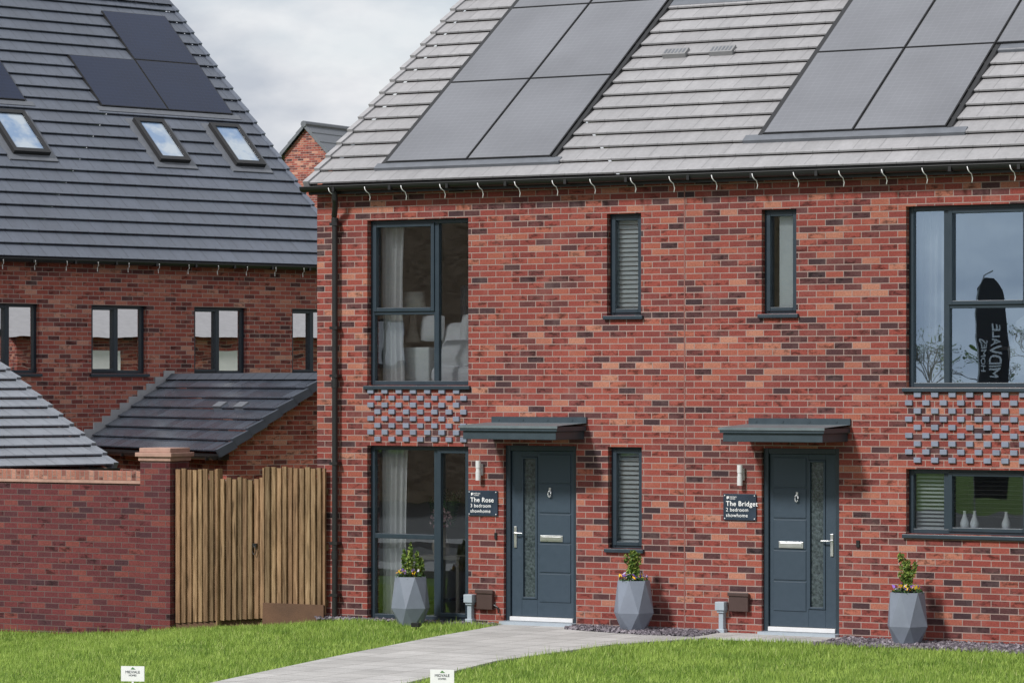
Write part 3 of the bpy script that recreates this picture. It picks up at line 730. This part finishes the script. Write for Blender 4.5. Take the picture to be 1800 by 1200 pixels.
# ------------------------------------------------------------ GARDEN WALL
GWL=empty('garden_wall')
mb=MB(); mb.box(-16,-5.421,-.06,.155,-.7,1.60); mb.build('brickwork','brickd',GWL)
mb=MB(); mb.box(-5.42,-4.95,-.16,.27,-.7,1.90); mb.build('pier','brickd',GWL)
mb=MB(); mb.box(-16,-5.424,-.085,.18,1.60,1.64); mb.build('tile_creasing','pinkstone',GWL)
mb=MB(); mb.box(-16,-5.424,-.07,.165,1.64,1.76); mb.build('coping','soldier',GWL,bevel=.008)
mb=MB(); mb.box(-5.44,-4.93,-.18,.29,1.90,1.955); mb.box(-5.47,-4.90,-.21,.32,1.955,2.01); mb.box(-5.43,-4.94,-.17,.28,2.01,2.07); mb.build('pier_cap','pinkstone',GWL,bevel=.008)

# ------------------------------------------------------------ FENCE
FE=empty('timber_fence'); mb=MB()
def boards(xa,xb,top,y,topj=.008):
    x=xa
    while x<xb-.02:
        w=random.uniform(.078,.094); z0=gz(x)+.10; dz=random.uniform(-topj,topj); yy=y+random.uniform(-.008,.008)
        a,b=x,min(x+w-.004,xb)
        q=[(a,yy-.006,z0),(b,yy-.036,z0),(b,yy,z0),(a,yy,z0)]; lean=random.uniform(-.004,.004); t=[(p[0]+lean,p[1],top+dz) for p in q]
        mb.v+=q+t; i=len(mb.v)-8
        mb.f.append((i+4,i+5,i+6,i+7))
        for k in range(4): mb.f.append((i+k,i+(k+1)%4,i+4+(k+1)%4,i+4+k))
        x+=w
boards(-4.93,-4.27,1.80,-.06,.014); boards(-3.55,-2.64,1.84,-.06,.014)
boards(-4.25,-3.58,1.69,-.035,.018)
mb.build('boards','wood',FE)
m=MB(); m.box(-4.285,-4.262,-.09,.03,-.2,1.81); m.box(-3.575,-3.552,-.09,.03,-.2,1.83); m.box(-4.93,-2.64,-.018,.02,.1,.18); m.box(-4.93,-2.64,-.018,.02,1.5,1.58); m.box(-4.93,-2.64,-.018,.02,.8,.88); m.build('posts_rails','wood',FE)
m=MB(); m.box(-4.93,-2.64,.021,.03,-.2,1.66); m.build('backing','woodd',FE)
m=MB(); 
for a,b in((-4.93,-4.27),(-3.56,-2.64)): m.box(a,b,-.065,-.03,gz((a+b)/2)-.1,gz((a+b)/2)+.10)
m.box(-3.55,-2.64,-.12,-.10,gz(-3.1)-.1,gz(-3.1)+.26)
m.build('gravel_board','woodd',FE)
m=MB(); m.tube([(-3.70+.03*math.cos(a),-.09,.78+.05*math.sin(a)) for a in np.linspace(0,6.28,12)],.005,6); m.box(-3.73,-3.67,-.09,-.06,.83,.87); m.build('gate_latch','black',FE)

# ------------------------------------------------------------ PLANTERS
def planter(x,y,z,rot,tall):
    e=empty('faceted_planter',(x,y,z),rot); m=MB(); n=6
    R=[(.145,0,0),(.245,.22,math.pi/6),(.195,.60,0)]
    L=[]
    for r,h,o in R: L.append([(r*math.cos(2*math.pi*k/n+o),r*math.sin(2*math.pi*k/n+o),h) for k in range(n)])
    for a in(0,1):
        for k in range(n):
            k2=(k+1)%n
            if a==0: m.quad(L[0][k],L[0][k2],L[1][k]); m.quad(L[0][k2],L[1][k2],L[1][k])
            else: m.quad(L[1][k],L[2][k2],L[2][k]); m.quad(L[1][k],L[1][k2],L[2][k2])
    inn=[(p[0]*.86,p[1]*.86,.60) for p in L[2]]; inb=[(p[0]*.84,p[1]*.84,.55) for p in L[2]]
    for k in range(n):
        k2=(k+1)%n; m.quad(L[2][k],L[2][k2],inn[k2],inn[k]); m.quad(inn[k],inn[k2],inb[k2],inb[k])
    m.quad(*L[0][::-1]); m.build('pot','planter',e)
    s=MB(); s.quad(*inb); s.build('soil','soil',e)
    s=MB(); s.tube([(0,0,.55),(0,0,.8)],.01,6); s.build('stem','bark',e)
    s=MB()
    if tall:
        for a,b,hh in((0,0,.42),(.08,.02,.33),(-.08,.0,.34),(.0,-.08,.28),(.12,.05,.24)): leaves(s,(a,b,.6+hh/2),(.045,.045,hh/2),200,.036,'cone')
    else: 
        leaves(s,(0,0,.78),(.085,.085,.18),520,.034,'cone')
        for k in range(16):
            a=random.uniform(0,6.28); q=random.uniform(.02,.10); leaves(s,(q*math.cos(a),q*math.sin(a),random.uniform(.68,1.0)),(.028,.028,.05),34,.03)
    s.build('shrub','leaf',e)
    s=MB(); leaves(s,(0,0,.605),(.18,.18,.055),300,.036); s.build('bedding_leaves','leafd',e)
    s=MB(); leaves(s,(0,0,.650),(.185,.185,.045),70,.042); s.build('flowers','flower',e)
planter(-1.13,-.52,-.055,.3,True); planter(1.87,-.40,-.02,.7,False); planter(5.36,-.45,-.05,.5,False)

def lawn_sign(x,y,rz):
    e=empty('lawn_sign',(x,y,gz(x)),rz)
    m=MB(); m.box(-.115,.115,-.006,.006,.10,.245); m.build('board','white',e)
    m=MB(); m.box(-.01,.01,-.004,.004,-.1,.10); m.build('stake','white',e)
    m=MB(); m.quad((-.02,-.0075,.215),(.03,-.0075,.215),(.0,-.0075,.238)); m.build('mark','green',e)
    text('MIDVALE',.036,mfront(0,-.0075,.178),'signb',e,'CENTER'); text('HOMES',.024,mfront(0,-.0075,.150),'signb',e,'CENTER')
lawn_sign(.96,-9.25,.35); lawn_sign(3.75,-8.13,.35)
e=empty('garden_spotlight',(-.65,-1.2,-.05)); m=MB(); m.box(-.05,.05,-.03,.03,.04,.09); m.tube([(0,0,-.02),(0,0,.05)],.012,6); m.build('lamp_head','black',e)

# ------------------------------------------------------------ DISTANT HOUSE
DH=empty('distant_brick_house',(-39.8,57.65,0),0)
mb=MB(); hw=.85
mb.quad((-hw,0,0),(hw,0,0),(hw,0,10.5),(0,0,11.35),(-hw,0,10.5)); mb.quad((hw,0,0),(hw,12,0),(hw,12,10.5),(hw,0,10.5)); mb.quad((-hw,0,0),(-hw,12,0),(-hw,12,10.5),(-hw,0,10.5)); mb.box(-1,9,2,10,0,8.6)
mb.build('brick_walls','brick2',DH)
mb=MB()
for sg in(1,-1):
    for k in range(4):
        a=k*.32; b=(k+1)*.32
        mb.quad((sg*a,-.15,11.47-a+.03),(sg*b,-.15,11.47-b+.06),(sg*b,12,11.47-b+.06),(sg*a,12,11.47-a+.03)); mb.quad((sg*b,-.15,11.47-b+.06),(sg*b,-.15,11.47-b-.02),(sg*b,12,11.47-b-.02),(sg*b,12,11.47-b+.06))
        mb.quad((sg*a,-.15,11.47-a+.03),(sg*b,-.15,11.47-b+.06),(sg*b,-.15,11.47-b-.1),(sg*a,-.15,11.47-a-.1))
mb.tube([(0,-.18,11.49),(0,12,11.49)],.11,8)
mb.build('roof','lead',DH)
RH=empty('rear_brick_house',(3,12.5,0),0)
mb=MB(); mb.box(0,10,0,12,0,3.95); mb.build('brick_walls','brick2',RH)
mb=MB(); 
for yy in(1.2,4.4,7.6,10): mb.box(-.03,-.002,yy,yy+1.1,2.5,3.6)
mb.build('white_reflect_panels','shutter',RH)  # white panels added to brighten what the wing windows reflect
mb=MB(); mb.quad((-.2,-.3,3.9),(-.2,12.3,3.9),(5,12.3,5.6),(5,-.3,5.6)); mb.quad((10.2,-.3,3.9),(5,-.3,5.6),(5,12.3,5.6),(10.2,12.3,3.9)); mb.build('roof','leadl',RH)
OT=empty('opposite_brick_house',(-19,-44,0),rad(180))
mb=MB(); hl=[(k*4+1,k*4+2.4,.9,2.1) for k in range(7)]+[(k*4+1,k*4+2.4,3.4,4.7) for k in range(7)]
wall_holes(mb,0,29,-.5,8.2,hl); mb.quad((0,9,-.5),(29,9,-.5),(29,9,8.2),(0,9,8.2)); gable_side(mb,0,0,9,-.5,8.2,11.4); gable_side(mb,29,0,9,-.5,8.2,11.4); mb.build('brick_walls','bufftan',OT)
roof('opposite_roof',(.2,.13,.10),OT,-.2,29.2,-.2,8.1,.7,4.5)
for h in hl: window(OT,*h,vdiv=(h[0]+h[1])/2,glassm='glassw')
mb=MB(); mb.box(.3,28.7,1.5,1.6,0,6); mb.build('interior_walls','curtaind',OT)

def tree(x,y,h,seed):
    random.seed(seed); m=MB(); lf=[]
    def br(p,d,L,r,dep):
        q=p+d*L; mid=p.lerp(q,.5)+Vector((random.uniform(-.05,.05),random.uniform(-.05,.05),0))*L
        m.tube([p,mid,q],[r,r*.85,r*.68],7 if dep<2 else 4,False)
        if dep>=5: lf.append(q); return
        for _ in range(3 if dep<3 else 2):
            nd=(d+Vector((random.gauss(0,.5),random.gauss(0,.5),random.gauss(.05,.3)))).normalized(); br(q,nd,L*random.uniform(.66,.82),r*.62,dep+1)
    br(Vector((0,0,-.1)),Vector((0,0,1)),h*.27,h*.018,0)
    e=empty('tree',(x,y,0)); m.build('trunk_and_limbs','bark',e)
    s=MB()
    for q in lf: leaves(s,q,(.45,.45,.4),7,.14)
    s.build('foliage','leaf',e)
tree(-46,-150,8,1); tree(-58,-158,7,2); tree(-68,-150,8,3); tree(-52,-152,6,5)

FF=empty('feather_flag',(-1.46,-20,-.05))
m=MB()
prof=[(.9,.28),(2,.30),(3.2,.30),(4.2,.28),(4.6,.18),(4.8,0.0)]
for (za,wa),(zb,wb) in zip(prof[:-1],prof[1:]): m.quad((-.3,.02*math.sin(za*2),za),(wa,.03*math.sin(za*2),za),(wb,.03*math.sin(zb*2),zb),(-.3+(.1 if zb>4.7 else 0),.02*math.sin(zb*2),zb))
m.build('banner','navy',FF)
m=MB(); m.tube([(-.31,0,0),(-.31,0,4.5),(-.2,0,4.85),(0,0,4.95)],.015,8); m.box(-.6,0,-.3,.3,-.0,.03); m.build('pole','steel',FF)
mt=Matrix(((0,1,0,-.02),(0,0,1,.06),(1,0,0,3.05),(0,0,0,1)))
text('MIDVALE',.23,mt,'signw',FF,bold=.004)
mt=Matrix(((0,1,0,-.24),(0,0,1,.06),(1,0,0,3.15),(0,0,0,1)))
text('HOMES',.18,mt,'signw',FF,bold=.003)

# ------------------------------------------------------------ light
sv=Vector((-.22,-.74,.66)).normalized()
sd=bpy.data.lights.new('sun','SUN'); sd.energy=3.7; sd.angle=rad(8); sd.color=(1,.975,.945)
so=bpy.data.objects.new('sun',sd); scene.collection.objects.link(so); so.rotation_euler=sv.to_track_quat('Z','Y').to_euler()
w=bpy.data.worlds.new('World'); scene.world=w; w.use_nodes=True; nt=w.node_tree; nt.nodes.clear()
out=nt.nodes.new('ShaderNodeOutputWorld'); b1=nt.nodes.new('ShaderNodeBackground'); b2=nt.nodes.new('ShaderNodeBackground'); mx=nt.nodes.new('ShaderNodeMixShader')
sk=nt.nodes.new('ShaderNodeTexSky'); sk.sky_type='NISHITA'; sk.sun_disc=False; sk.sun_elevation=math.asin(sv.z); sk.sun_rotation=math.atan2(sv.x,sv.y)
nt.links.new(sk.outputs[0],b1.inputs[0]); b1.inputs[1].default_value=.12
tc=nt.nodes.new('ShaderNodeTexCoord'); mp=nt.nodes.new('ShaderNodeMapping'); mp.inputs['Scale'].default_value=(1,1,2.2); mp.inputs['Location'].default_value=(.35,.1,.2)
nt.links.new(tc.outputs['Generated'],mp.inputs[0])
n1=nt.nodes.new('ShaderNodeTexNoise'); n1.inputs['Scale'].default_value=7; n1.inputs['Detail'].default_value=7; n1.inputs['Roughness'].default_value=.5; nt.links.new(mp.outputs[0],n1.inputs['Vector'])
r1=nt.nodes.new('ShaderNodeValToRGB'); r1.color_ramp.elements[0].position=.28; r1.color_ramp.elements[0].color=(.55,.55,.55,1); r1.color_ramp.elements[1].position=.46; nt.links.new(n1.outputs['Fac'],r1.inputs[0])
n2=nt.nodes.new('ShaderNodeTexNoise'); n2.inputs['Scale'].default_value=13; n2.inputs['Detail'].default_value=6; nt.links.new(mp.outputs[0],n2.inputs['Vector'])
r2=nt.nodes.new('ShaderNodeValToRGB'); r2.color_ramp.elements[0].position=.38; r2.color_ramp.elements[0].color=(.54,.58,.65,1); r2.color_ramp.elements[1].position=.58; r2.color_ramp.elements[1].color=(.86,.87,.89,1); nt.links.new(n2.outputs['Fac'],r2.inputs[0])
nt.links.new(r2.outputs[0],b2.inputs[0]); b2.inputs[1].default_value=1.0
nt.links.new(r1.outputs[0],mx.inputs[0]); nt.links.new(b1.outputs[0],mx.inputs[1]); nt.links.new(b2.outputs[0],mx.inputs[2]); nt.links.new(mx.outputs[0],out.inputs[0])

cd=bpy.data.cameras.new('camera'); cam=bpy.data.objects.new('camera',cd); scene.collection.objects.link(cam)
cd.lens=116; cd.sensor_width=36; cd.shift_y=.0389; cd.clip_end=2000; cd.clip_start=.5
cam.location=(19.53,-35.23,2.93); cam.rotation_euler=(rad(90),0,rad(29)); scene.camera=cam
